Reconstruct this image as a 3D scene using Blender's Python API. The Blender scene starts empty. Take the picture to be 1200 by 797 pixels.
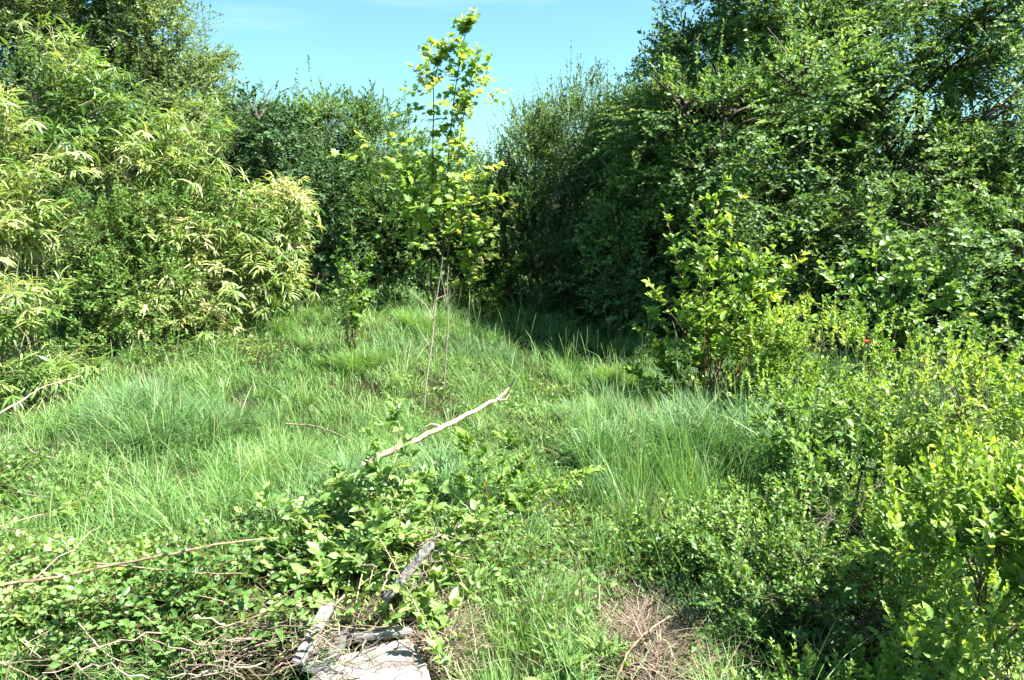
import bpy, math, numpy as np
from mathutils import Vector

# ------------------------------------------------------------------ camera, sky, sun, exposure
sc = bpy.context.scene
COL = sc.collection
CAMZ, PITCH, FPX = 1.95, math.radians(10.53), 906.0
cam_d = bpy.data.cameras.new('camera'); cam = bpy.data.objects.new('camera', cam_d); COL.objects.link(cam)
cam_d.sensor_width = 36.0; cam_d.lens = FPX / 1200 * 36; cam_d.clip_start = 0.05; cam_d.clip_end = 3000
cam.location = (0, 0, CAMZ); cam.rotation_euler = (math.pi / 2 - PITCH, 0, 0)
sc.camera = cam
SUN_AZ, SUN_EL = math.radians(103), math.radians(57)      # clockwise from +Y, the view direction
world = bpy.data.worlds.new('World'); sc.world = world; world.use_nodes = True
wn = world.node_tree.nodes; wl = world.node_tree.links
sky = wn.new('ShaderNodeTexSky'); sky.sky_type = 'NISHITA'; sky.sun_disc = False
sky.sun_elevation = SUN_EL; sky.sun_rotation = SUN_AZ; sky.altitude = 50; sky.air_density = 1.0; sky.dust_density = 1.2; sky.ozone_density = 1.0
tint = wn.new('ShaderNodeMix'); tint.data_type = 'RGBA'; tint.blend_type = 'MULTIPLY'; tint.inputs[0].default_value = 1; tint.inputs[7].default_value = (.66, 1.03, 1.06, 1)
wl.new(sky.outputs[0], tint.inputs[6]); wc = wn.new('ShaderNodeTexCoord'); wm = wn.new('ShaderNodeMapping'); wm.inputs['Scale'].default_value = (2.2, 2.2, 16); wz = wn.new('ShaderNodeTexNoise'); wz.inputs['Scale'].default_value = 1.6; wz.inputs['Detail'].default_value = 7
wr = wn.new('ShaderNodeValToRGB'); wr.color_ramp.elements[0].position = .6; wr.color_ramp.elements[1].position = .85; wr.color_ramp.elements[1].color = (.22, .22, .22, 1)
wx = wn.new('ShaderNodeMix'); wx.data_type = 'RGBA'; wx.inputs[7].default_value = (6.5, 7.2, 7.6, 1)      # thin high cloud wisps
wl.new(wc.outputs['Generated'], wm.inputs[0]); wl.new(wm.outputs[0], wz.inputs[0]); wl.new(wz.outputs[0], wr.inputs[0]); wl.new(wr.outputs[0], wx.inputs[0]); wl.new(tint.outputs[2], wx.inputs[6])
wl.new(wx.outputs[2], wn['Background'].inputs[0]); wn['Background'].inputs[1].default_value = 0.05
sd = bpy.data.lights.new('sun', 'SUN'); sd.energy = 5.0; sd.angle = math.radians(0.53); sd.color = (1.0, 0.955, 0.87)
sun = bpy.data.objects.new('sun', sd); COL.objects.link(sun)
sdir = Vector((math.sin(SUN_AZ) * math.cos(SUN_EL), math.cos(SUN_AZ) * math.cos(SUN_EL), math.sin(SUN_EL)))
sun.rotation_euler = sdir.to_track_quat('Z', 'Y').to_euler(); sun.location = (8, 4, 12)
sc.view_settings.view_transform = 'Standard'; sc.view_settings.look = 'None'
sc.view_settings.exposure = 2.3; sc.view_settings.gamma = 1.0
sc.cycles.max_bounces = 7; sc.cycles.diffuse_bounces = 2; sc.cycles.transmission_bounces = 4
sc.cycles.transparent_max_bounces = 4; sc.cycles.glossy_bounces = 2

# ------------------------------------------------------------------ maths helpers
R = np.random.default_rng(7)
def nrm(a): return a / np.maximum(np.linalg.norm(a, axis=-1, keepdims=True), 1e-9)
def rvec(n): return nrm(R.normal(size=(n, 3)))
def make_noise(seed, k=7):
    r = np.random.default_rng(seed); D = r.normal(size=(k, 3)); D /= np.linalg.norm(D, axis=1, keepdims=True)
    D *= r.uniform(.6, 1.9, (k, 1)); ph = r.uniform(0, 6.28, k)
    return lambda p, s=1.0: np.sin((p / s) @ D.T * 3.1 + ph).sum(1) / (k * .5)
NZ = [make_noise(i) for i in range(6)]
def W(px, py, Y):
    """a point of the place: the depth Y metres ahead along the ray through photo pixel (px, py)"""
    rx, ry = (px - 600) / FPX, (398.5 - py) / FPX
    dy = math.cos(PITCH) + ry * math.sin(PITCH); dz = -math.sin(PITCH) + ry * math.cos(PITCH)
    return np.array([rx / dy * Y, Y, CAMZ + dz / dy * Y])
def gz(x, y):
    x = np.asarray(x, float); y = np.asarray(y, float)
    s = np.clip((y - 6.0) / 5.0, 0, 1); s = s * s * (3 - 2 * s)
    l = np.clip((-x + 0.6) / 2.5, 0, 1)
    b = .05 * np.sin(x * 1.7 + .4) * np.sin(y * 1.3) + .025 * np.sin(x * 4.1 + y * 2.3)
    m = .22 * np.exp(-(((x + .75) / 1.2) ** 2 + ((y - 4.3) / .8) ** 2))
    far = np.clip((np.hypot(x, y) - 25) / 60, 0, 1)
    return (s * l * .42 + s * .06 + b + m) * (1 - far)
def onground(px, Y):
    x = (px - 600) / FPX * Y * 1.015
    return np.array([x, Y, float(gz(x, Y))])

# ------------------------------------------------------------------ materials
def ramp_mat(name, cols, trans=.35, rough=.5, spec=.35, tcol=None):
    spec = min(1, spec * 1.25); m = bpy.data.materials.new(name); m.use_nodes = True; n = m.node_tree.nodes; l = m.node_tree.links
    p = n['Principled BSDF']; at = n.new('ShaderNodeAttribute'); at.attribute_name = 'v'
    cr = n.new('ShaderNodeValToRGB'); e = cr.color_ramp.elements
    while len(e) < len(cols): e.new(.5)
    for i, c in enumerate(cols): e[i].position = i / (len(cols) - 1); e[i].color = (*c, 1)
    l.new(at.outputs['Fac'], cr.inputs[0]); l.new(cr.outputs[0], p.inputs['Base Color'])
    p.inputs['Roughness'].default_value = rough; p.inputs['Specular IOR Level'].default_value = spec
    if trans > 0:
        t = n.new('ShaderNodeBsdfTranslucent'); mx = n.new('ShaderNodeMixShader'); mx.inputs[0].default_value = trans
        hs = n.new('ShaderNodeMix'); hs.data_type = 'RGBA'; hs.blend_type = 'MULTIPLY'; hs.inputs[0].default_value = 1
        l.new(cr.outputs[0], hs.inputs[6]); hs.inputs[7].default_value = (*(tcol or (1.9, 1.7, .7)), 1)
        l.new(hs.outputs[2], t.inputs[0]); l.new(p.outputs[0], mx.inputs[1]); l.new(t.outputs[0], mx.inputs[2])
        l.new(mx.outputs[0], n['Material Output'].inputs[0])
    return m
def noise_mat(name, c1, c2, scale, rough=.85, bump=.3, detail=6, stretch=(1, 1, 1), c3=None, thr=(.35, .65), spec=.3):
    m = bpy.data.materials.new(name); m.use_nodes = True; n = m.node_tree.nodes; l = m.node_tree.links
    p = n['Principled BSDF']; tc = n.new('ShaderNodeTexCoord'); mp = n.new('ShaderNodeMapping'); mp.inputs['Scale'].default_value = stretch
    t = n.new('ShaderNodeTexNoise'); t.inputs['Scale'].default_value = scale; t.inputs['Detail'].default_value = detail
    l.new(tc.outputs['Object'], mp.inputs[0]); l.new(mp.outputs[0], t.inputs[0])
    cr = n.new('ShaderNodeValToRGB'); e = cr.color_ramp.elements; e[0].position, e[1].position = thr
    e[0].color = (*c1, 1); e[1].color = (*c2, 1)
    if c3: q = e.new((thr[0] + thr[1]) / 2); q.color = (*c3, 1)
    l.new(t.outputs[0], cr.inputs[0]); l.new(cr.outputs[0], p.inputs['Base Color'])
    p.inputs['Roughness'].default_value = rough; p.inputs['Specular IOR Level'].default_value = spec
    b = n.new('ShaderNodeBump'); b.inputs['Strength'].default_value = bump; b.inputs['Distance'].default_value = .02
    l.new(t.outputs[0], b.inputs['Height']); l.new(b.outputs[0], p.inputs['Normal'])
    return m
M = dict(
    mid=ramp_mat('leaf_mid', [(.028, .08, .018), (.07, .155, .04), (.14, .24, .075), (.23, .33, .125)], .32, .58, .3),
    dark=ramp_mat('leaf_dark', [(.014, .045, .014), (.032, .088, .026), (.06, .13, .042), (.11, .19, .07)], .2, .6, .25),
    pale=ramp_mat('leaf_pale', [(.07, .125, .045), (.13, .21, .075), (.19, .27, .11), (.25, .32, .16)], .3, .5),
    willow=ramp_mat('leaf_willow', [(.035, .09, .022), (.075, .155, .042), (.13, .225, .075), (.18, .27, .11)], .25, .5),
    lime=ramp_mat('leaf_lime', [(.05, .12, .018), (.12, .23, .035), (.21, .33, .06), (.33, .42, .10)], .36, .5, .32),
    bush=ramp_mat('leaf_bush', [(.035, .095, .018), (.085, .18, .035), (.16, .27, .055), (.25, .35, .09)], .3, .5, .32),
    maple=ramp_mat('leaf_maple', [(.08, .18, .035), (.17, .29, .06), (.25, .37, .09), (.36, .35, .09)], .48, .5, .35, (1.7, 1.6, .8)),
    bramble=ramp_mat('leaf_bramble', [(.05, .12, .022), (.10, .20, .042), (.17, .28, .075), (.25, .35, .12)], .32, .45, .4),
    bamboo=ramp_mat('leaf_bamboo', [(.06, .14, .025), (.14, .23, .05), (.27, .34, .11), (.55, .52, .28)], .35, .45, .35, (1.5, 1.5, .7)),
    bamboo_green=ramp_mat('leaf_bamboo_green', [(.05, .12, .02), (.12, .21, .045), (.21, .30, .08), (.42, .42, .20)], .35, .42, .4, (1.5, 1.5, .6)),
    grass=ramp_mat('grass_blade', [(.04, .118, .02), (.09, .205, .042), (.16, .28, .08), (.26, .345, .13), (.42, .38, .24)], .34, .52, .32, (1.45, 1.5, .65)),
    grass_blue=ramp_mat('grass_blade_blue', [(.04, .105, .032), (.085, .18, .058), (.14, .25, .095), (.21, .31, .15)], .3, .55, .3, (1.3, 1.5, .8)),
    straw=ramp_mat('straw', [(.06, .042, .028), (.13, .095, .065), (.22, .17, .125), (.34, .28, .215)], .15, .7, .2, (1, 1, .9)),
    twig=ramp_mat('twig', [(.05, .035, .022), (.10, .075, .045), (.16, .12, .08)], 0, .8, .2),
    paletwig=ramp_mat('bleached_twig', [(.20, .155, .11), (.30, .24, .18), (.42, .35, .27)], 0, .8, .2),
    redtwig=ramp_mat('red_twig', [(.10, .05, .03), (.16, .07, .04), (.12, .10, .04)], 0, .7, .3),
    culm=ramp_mat('culm', [(.10, .12, .04), (.22, .22, .09), (.38, .33, .18)], 0, .5, .4),
    deadtwig=ramp_mat('dead_twig', [(.10, .075, .055), (.20, .155, .115), (.36, .30, .23)], 0, .8, .2),
    bark=noise_mat('bark', (.035, .027, .02), (.13, .105, .08), 9, .9, .6, stretch=(3, 3, .6)),
    bark_pale=noise_mat('bark_pale', (.16, .11, .07), (.44, .35, .26), 14, .85, .6, stretch=(2, 2, 2), c3=(.30, .23, .16)),
    stick=noise_mat('stick', (.12, .075, .045), (.32, .23, .15), 22, .8, .4),
    soil=noise_mat('soil', (.012, .010, .006), (.04, .03, .018), 3.5, 1.0, .8, 9, c3=(.02, .022, .008), spec=.1),
    wood=noise_mat('weathered_wood', (.09, .085, .08), (.27, .25, .235), 30, .85, .35, 8, stretch=(.12, 1.6, 1.6)),
    wood_pale=noise_mat('bleached_wood', (.10, .09, .085), (.42, .39, .36), 24, .85, .35, 8, stretch=(1.6, .3, 1.6)),
    tar=noise_mat('old_board', (.05, .05, .052), (.13, .13, .135), 20, .8, .3, 6),
    petal=ramp_mat('petal', [(.55, .02, .02), (.75, .04, .03)], .2, .5, .3, (1.2, .8, .8)),
)

# ------------------------------------------------------------------ mesh buffers
class Buf:
    def __init__(s): s.V = []; s.T = []; s.A = []; s.Mi = []; s.n = 0
    def add(s, verts, tris, v, mi=0):
        if len(verts) == 0: return
        s.V.append(verts.astype(np.float32)); s.T.append((tris + s.n).astype(np.int32)); s.A.append(v.astype(np.float32))
        s.Mi.append(np.full(len(tris), mi, np.int32)); s.n += len(verts)
    def build(s, name, mats, parent=None, loc=None, smooth=False):
        V = np.concatenate(s.V); T = np.concatenate(s.T); A = np.concatenate(s.A); Mi = np.concatenate(s.Mi)
        o0 = np.array(loc if loc is not None else (parent.location if parent else (0, 0, 0)), np.float32)
        V = V - o0
        me = bpy.data.meshes.new(name); me.vertices.add(len(V)); me.loops.add(len(T) * 3); me.polygons.add(len(T))
        me.vertices.foreach_set('co', V.ravel()); me.loops.foreach_set('vertex_index', T.ravel())
        me.polygons.foreach_set('loop_start', np.arange(0, len(T) * 3, 3, dtype=np.int32))
        me.polygons.foreach_set('material_index', Mi)
        if smooth: me.polygons.foreach_set('use_smooth', np.ones(len(T), bool))
        at = me.attributes.new('v', 'FLOAT', 'POINT'); at.data.foreach_set('value', np.clip(A, 0, 1))
        for m in (mats if isinstance(mats, (list, tuple)) else [mats]): me.materials.append(M[m])
        me.update()
        o = bpy.data.objects.new(name, me); COL.objects.link(o)
        if parent: o.parent = parent
        else: o.location = o0
        return o
def thing(name, label, cat, loc, group=None):
    o = bpy.data.objects.new(name, None); o.empty_display_size = .1; COL.objects.link(o); o.location = loc
    o['label'] = label; o['category'] = cat
    if group: o['group'] = group
    return o
def tag(o, label=None, cat=None, group=None, kind=None):
    for k, v in (('label', label), ('category', cat), ('group', group), ('kind', kind)):
        if v: o[k] = v
    return o

def add_leaves(b, P, D, N, L, Wd, v, shape='rhomb', mi=0):
    n = len(P); L = np.broadcast_to(L, n)[:, None]; Wd = np.broadcast_to(Wd, n)[:, None]
    D = nrm(D); S = nrm(np.cross(D, N)); N = np.cross(S, D)
    if shape == 'rhomb':
        K = [(0, 0, 0), (.45, -.5, .18), (.55, 0, 0.0), (.45, .5, .18), (1, 0, -.12)]
        T = [(0, 3, 2), (0, 2, 1), (3, 4, 2), (2, 4, 1)]
    elif shape == 'oval':
        K = [(0, 0, 0), (.3, -.46, .16), (.3, 0, .02), (.3, .46, .16), (.66, -.38, .10), (.66, 0, -.02), (.66, .38, .10), (1, 0, -.16)]
        T = [(0, 2, 1), (0, 3, 2), (1, 2, 5), (1, 5, 4), (2, 3, 6), (2, 6, 5), (4, 5, 7), (5, 6, 7)]
    elif shape == 'maple':
        K = [(0, 0, 0), (.42, 0, .05)]
        rim = [(0, -.12), (-.12, -.42), (.14, -.34), (.30, -.62), (.44, -.30), (.72, -.36), (.70, -.14), (1.0, 0), (.70, .14), (.72, .36), (.44, .30), (.30, .62), (.14, .34), (-.12, .42), (0, .12)]
        K = [(.3, 0, .03)] + [(a, c, -.10 * (a * a + c * c * 2)) for a, c in rim]
        T = [(0, i, i + 1) for i in range(1, len(rim))] + [(0, len(rim), 1)]
    elif shape == 'lance':      # long drooping blade, three bends
        K = [(0, -.12, 0), (0, .12, 0), (.35, -.5, 0.02), (.35, .5, .02), (.7, -.4, -.10), (.7, .4, -.10), (.97, 0, -.30)]
        T = [(0, 1, 3), (0, 3, 2), (2, 3, 5), (2, 5, 4), (4, 5, 6)]
    K = np.array(K, float); T = np.array(T)
    zs = L if shape in ('lance', 'maple') else Wd
    V = P[:, None, :] + K[None, :, 0:1] * (L * 1.0)[:, None, :] * D[:, None, :] + K[None, :, 1:2] * Wd[:, None, :] * S[:, None, :] + K[None, :, 2:3] * zs[:, None, :] * N[:, None, :]
    k = len(K); idx = (T[None] + (np.arange(n) * k)[:, None, None]).reshape(-1, 3)
    b.add(V.reshape(-1, 3), idx, np.repeat(v, k), mi)
def add_tubes(b, C, Rd, v, sides=3, mi=0):
    """C (n,k,3) centre lines, Rd (n,k) radii"""
    n, k, _ = C.shape
    Tn = nrm(np.gradient(C, axis=1)); ref = np.where(np.abs(Tn[..., 2:3]) > .9, np.array([1., 0, 0]), np.array([0, 0, 1.]))
    A = nrm(np.cross(Tn, ref)); B = np.cross(Tn, A)
    an = np.arange(sides) * 2 * math.pi / sides
    V = C[:, :, None, :] + Rd[:, :, None, None] * (np.cos(an)[:, None] * A[:, :, None, :] + np.sin(an)[:, None] * B[:, :, None, :])
    V = V.reshape(n * k * sides, 3); T = []
    for j in range(k - 1):
        for s in range(sides):
            a, c = j * sides + s, j * sides + (s + 1) % sides
            T += [(a, a + sides, c + sides), (a, c + sides, c)]
    T = np.array(T); idx = (T[None] + (np.arange(n) * k * sides)[:, None, None]).reshape(-1, 3)
    b.add(V, idx, np.repeat(np.broadcast_to(v, n), k * sides), mi)
def bez(P0, P1, P2, k):
    t = np.linspace(0, 1, k)[None, :, None]
    return (1 - t) ** 2 * P0[:, None] + 2 * t * (1 - t) * P1[:, None] + t * t * P2[:, None]
def tube1(b, pts, r0, r1, sides=6, wob=.0, v=.5, mi=0, power=1.0):
    pts = np.array(pts, float); k = len(pts)
    if wob: pts[1:-1] += R.normal(size=(k - 2, 3)) * wob
    rr = r0 + (r1 - r0) * np.linspace(0, 1, k) ** power
    add_tubes(b, pts[None], rr[None], np.array([v]), sides, mi)

def sprays(b, O, D, Lt, nl, leafL, leafW, shape, droop=.25, pair=False, spread=.9, flat=.8, twigr=.002, vbias=0., vnoise=.5, mi=0, tmi=1, upl=.2, start=.12, lv=.25):
    """leafy twigs: origins O, directions D, lengths Lt; nl leaves on each"""
    n = len(O); k = 4
    if n == 0: return
    D = nrm(D); Lt = np.broadcast_to(Lt, n)
    tt = np.linspace(0, 1, k)
    C = O[:, None] + D[:, None] * (tt[None, :, None] * Lt[:, None, None])
    C[:, :, 2] -= droop * Lt[:, None] * tt[None] ** 2
    if twigr: add_tubes(b, C, np.broadcast_to(twigr, n)[:, None] * (1 - .6 * tt)[None], R.random(n), 3, tmi)
    t = (np.arange(nl) / max(nl - 1, 1)) * (1 - start) + start
    if pair: t = (np.floor(np.arange(nl) / 2) / max((nl - 1) // 2, 1)) * (1 - start) + start
    t = np.clip(t[None] + R.uniform(-.03, .03, (n, nl)), 0, 1)
    P = O[:, None] + D[:, None] * (t * Lt[:, None])[..., None]; P[..., 2] -= droop * Lt[:, None] * t ** 2
    side = nrm(np.cross(D, rvec(n) * .5 + np.array([0, 0, 1.])))
    sg = np.where(np.arange(nl) % 2 == 0, 1., -1.)
    ax = nrm(D + np.array([0, 0, -droop]))
    LD = ax[:, None] * (.45 + .5 * t[..., None] ** 3) + side[:, None] * (sg[None, :, None] * spread * (1 - .6 * t[..., None] ** 3)) + R.normal(size=(n, nl, 3)) * lv
    LD[..., 2] += upl
    LN = np.array([0, 0, 1.]) * flat + R.normal(size=(n, nl, 3)) * .45 + D[:, None] * .55
    P = P.reshape(-1, 3); m = n * nl
    sz = R.uniform(.5, 1.15, m) * np.repeat(R.uniform(.75, 1.2, n), nl) * (1 - .25 * np.tile((t[0] > .85), n))
    v = .38 + vbias + .16 * R.normal(size=m) + vnoise * .28 * NZ[1](P, .9) + .12 * np.repeat(R.normal(size=n), nl) + .14 * (t.reshape(-1) - .5)
    add_leaves(b, P, LD.reshape(-1, 3), LN.reshape(-1, 3), leafL * sz, leafW * sz, v, shape, mi)

def B(px, py, Y, rpx, rpy, rd=None):
    c = W(px, py, Y); return (c, np.array([rpx * Y / FPX, rd if rd else max(rpx, rpy) * .8 * Y / FPX, rpy * Y / FPX]))
def WH(px, py, h):
    """the point of the place seen at photo pixel (px, py) that is h metres above the ground"""
    p = W(px, py, 1.0); d = p - np.array([0, 0, CAMZ]); s = 5.0
    for _ in range(12): s = (CAMZ - h - float(gz(d[0] * s, s))) / -d[2]
    return d * np.array([s, s, 0]) + np.array([0, 0, CAMZ + d[2] * s])
def BH(px, py, h, rpx, rpy, rd):
    c = WH(px, py, h); return (c, np.array([rpx * c[1] / FPX, rd, rpy * c[1] / FPX]))
def shell_points(blob, n, inner=.5, lump=.22, gap=None, clump=0, clump_s=.2, clump_n=2.2):
    c, r = blob; d = rvec(int(n)); f = 1 + lump * NZ[2](d + c, .35) + .5 * lump * NZ[3](d * 2.3 + c, .35)
    u = inner + (1 - inner) * R.random(len(d)) ** .55
    P = c + d * r * (f * u)[:, None]
    if clump:
        k = max(5, int(area(r) * clump_n)); cd = rvec(k); cc = c + cd * r * ((1 + lump * NZ[2](cd + c, .35)) * R.uniform(.72, 1.05, k))[:, None]
        ci = R.integers(k, size=len(d)); off = R.normal(size=(len(d), 3)) * np.array([1, 1, .45]) * clump_s * R.uniform(.6, 1.3, k)[ci][:, None]
        off[:, 2] -= .5 * (off[:, 0] ** 2 + off[:, 1] ** 2) / clump_s; q = cc[ci] + off; m = R.random(len(d)) < clump
        P = np.where(m[:, None], q, P); d = np.where(m[:, None], nrm((P - c) / r), d)
    keep = P[:, 2] > gz(P[:, 0], P[:, 1]) + .03
    if gap is not None: keep &= NZ[4](P, .55) + .4 * NZ[5](P, .2) > gap
    return P[keep], nrm(d / r * r.mean())[keep], u[keep]
def area(r): p = 1.6; return 4 * math.pi * (((r[0] * r[1]) ** p + (r[0] * r[2]) ** p + (r[1] * r[2]) ** p) / 3) ** (1 / p)

def plant(name, label, cat, base, blobs, leaf='mid', dens=110, nl=12, L=.055, Wd=.032, Lt=.3, shape='rhomb', up=.5, out=.8, droop=.2,
          gap=-.75, inner=.5, trunk=.05, tmat='bark', twig='twig', shoots=0, shootL=.6, group=None, pair=False, lump=.22, vbias=0., part=('trunk', 'crown'),
          stems=1, clump=.6, clump_s=.2, clump_n=2.2, spread=.9, flat=.8, limbs=9, sdir_=None, upl=.2, twigr=.002):
    base = np.array(base, float); base[2] = gz(base[0], base[1]) - .04
    root = thing(name, label, cat, base, group)
    b = Buf()
    for bl in blobs:
        n = dens * area(bl[1])
        P, d, u = shell_points(bl, n, inner, lump, gap, clump, clump_s, clump_n)
        D = d * out + np.array([0, 0, up]) + R.normal(size=P.shape) * .35
        lt = Lt * R.uniform(.55, 1.2, len(P))
        sprays(b, P - nrm(D) * lt[:, None] * .6, D, lt, nl, L, Wd, shape, droop, pair, spread, flat, twigr, vbias, upl=upl)
        if shoots:
            ns = int(shoots * area(bl[1])); P, d, u = shell_points(bl, ns * 3, .82, lump, None); s = d[:, 2] > .1
            P = P[s][:ns]; d = d[s][:ns]; lt = shootL * R.uniform(.4, 1.15, len(P))
            D = d * .3 + np.array([0, 0, 1.]) + R.normal(size=P.shape) * .18
            sprays(b, P - nrm(D) * lt[:, None] * .25, D, lt, int(nl * 1.7), L * .9, Wd * .9, shape, .05, pair, spread * .8, flat * .6, twigr * 1.4, vbias + .12, upl=upl)
    b.build(part[1], [leaf, twig], root)
    # wood
    w = Buf(); cs = [bl[0] for bl in blobs]; top = max(cs, key=lambda c: c[2])
    for s in range(stems):
        off = R.normal(size=3) * .08 * (stems > 1); off[2] = 0
        tgt = cs[s % len(cs)] if stems > 1 else top
        mid = base + (tgt - base) * np.array([.25, .25, .5])
        pl = bez((base + off)[None], mid[None], tgt[None], 9)[0]
        tr = trunk if stems == 1 else trunk * R.uniform(.6, 1)
        tube1(w, pl, tr, tr * .35, 7, wob=tr * .35, v=R.random())
        if s == 0: main = pl
    for bl in blobs:
        c, r = bl
        j = int(np.argmin(np.linalg.norm(main - (c - np.array([0, 0, r[2] * .9 + .3])), axis=1))); p0 = main[min(j, 7)]
        tube1(w, bez(p0[None], (p0 * .5 + c * .5 + np.array([0, 0, .15]))[None], c[None], 6)[0], trunk * .45, trunk * .2, 5, trunk * .15, R.random())
        if limbs:
            q, d, u = shell_points(bl, limbs, .75, lump)
            if len(q):
                p0 = c + (q - c) * .0 + R.normal(size=q.shape) * .1 * r
                p0[:, 2] -= r[2] * .3
                Cc = bez(p0, (p0 + q) / 2 + R.normal(size=q.shape) * r * .12 + np.array([0, 0, .05]), q, 5)
                add_tubes(w, Cc, trunk * .2 * np.linspace(1, .25, 5)[None] * R.uniform(.6, 1.2, (len(q), 1)), R.random(len(q)), 4)
    w.build(part[0], [tmat], root, smooth=True)
    return root

def bamboo(label, basepts, blobs, leaf='bamboo', dens=26, nl=8, L=.18, Wd=.022, vbias=0., culms=30, culm_len=None):
    base = np.array(basepts[0], float); base[2] = gz(base[0], base[1]) - .03
    root = thing('bamboo', label, 'bamboo', base, 'bamboo clumps along the thicket edge')
    b = Buf()
    for bl in blobs:
        P, d, u = shell_points(bl, dens * area(bl[1]), .35, .3, -.85)
        n = len(P)
        D0 = nrm(d * .7 + np.array([0, 0, .35]) + R.normal(size=(n, 3)) * .4)      # the twig tip a fan grows on
        lt = R.uniform(.08, .2, n)
        add_tubes(b, np.stack([P - D0 * (lt * 2)[:, None], P - D0 * lt[:, None] * .6, P], 1), np.array([[.0022, .0018, .001]]).repeat(n, 0), R.random(n), 3, 1)
        sd_ = nrm(np.cross(D0, np.array([0, 0, 1.]) + rvec(n) * .4))
        t = np.linspace(-1, 1, nl)[None, :, None] + R.normal(size=(n, nl, 1)) * .12
        LD = D0[:, None] * (1 - .35 * np.abs(t)) + sd_[:, None] * t * 1.1 + R.normal(size=(n, nl, 3)) * .18; LD[..., 2] -= .35
        LN = np.array([0, 0, 1.]) + D0[:, None] * .7 + R.normal(size=(n, nl, 3)) * .3
        PP = P[:, None] - D0[:, None] * (R.random((n, nl, 1)) * .12)
        m = n * nl; sz = R.uniform(.6, 1.15, m)
        v = .42 + vbias + .15 * R.normal(size=m) + .2 * np.repeat(R.normal(size=n), nl) + .26 * NZ[1](PP.reshape(-1, 3), .8)
        add_leaves(b, PP.reshape(-1, 3), LD.reshape(-1, 3), LN.reshape(-1, 3), L * sz, Wd * sz, v, 'lance')
    b.build('foliage', [leaf, 'culm'], root)
    w = Buf()
    P0 = []; P2 = []
    for i in range(culms):
        bp = np.array(basepts[R.integers(len(basepts))], float) + R.normal(size=3) * np.array([.18, .18, 0]); bp[2] = gz(bp[0], bp[1]) - .02
        bl = blobs[R.integers(len(blobs))]; q = bl[0] + rvec(1)[0] * bl[1] * R.uniform(.4, .95)
        q[2] = max(q[2], bp[2] + .3)
        P0.append(bp); P2.append(q)
    P0 = np.array(P0); P2 = np.array(P2); mid = P0 * .55 + P2 * .45; mid[:, 2] = P0[:, 2] + (P2[:, 2] - P0[:, 2]) * R.uniform(.65, .95, culms)
    add_tubes(w, bez(P0, mid, P2, 8), np.linspace(.006, .0022, 8)[None].repeat(culms, 0), R.random(culms), 5)
    w.build('culms', ['culm'], root, smooth=True)
    return root

def shoot_bush(name, label, cat, base, tips, leaf, L, Wd, shape='oval', r=.007, frac=.25, side=10, sideL=.25, nl=9, stemmat='redtwig', group=None, pair=True, bow=.3,
               vbias=0., part=('stems', 'foliage'), flat=.8, lstem=14, droop=.15, spread=.9, jit=.03, upl=.2, parts_label=None):
    base = np.array(base, float); base[2] = gz(base[0], base[1]) - .03
    root = thing(name, label, cat, base, group); tips = np.array(tips, float); n = len(tips)
    P0 = base + R.normal(size=(n, 3)) * np.array([jit, jit, 0])
    mid = P0 * .5 + tips * .5; mid[:, 2] += bow * (tips[:, 2] - P0[:, 2]) * .5; mid += R.normal(size=(n, 3)) * .03
    C = bez(P0, mid, tips, 9); w = Buf(); add_tubes(w, C, np.linspace(r, r * .3, 9)[None].repeat(n, 0) * R.uniform(.7, 1.1, (n, 1)), R.random(n), 5)
    w.build(part[0], [stemmat], root, smooth=True)
    b = Buf()
    def on(i, t):
        t = t[..., None]; return (1 - t) ** 2 * P0[i] + 2 * t * (1 - t) * mid[i] + t * t * tips[i]
    i = np.repeat(np.arange(n), side); t = R.uniform(frac, .97, len(i)); O = on(i, t); ax = nrm(on(i, t + .03) - O)
    D = nrm(rvec(len(i)) * np.array([1, 1, .3]) + ax * .7 + np.array([0, 0, .2]))
    sprays(b, O, D, sideL * R.uniform(.4, 1.2, len(i)) * (1.25 - t), nl, L, Wd, shape, droop, pair, spread, flat, .0016, vbias, upl=upl)
    i = np.arange(n); O = on(i, np.full(n, .72)); sprays(b, O, tips - O, np.linalg.norm(tips - O, axis=1), lstem, L * .9, Wd * .9, shape, 0, pair, spread, flat, .0015, vbias + .1, start=.0, upl=upl)
    b.build(part[1], [leaf, stemmat], root)
    return root

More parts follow.
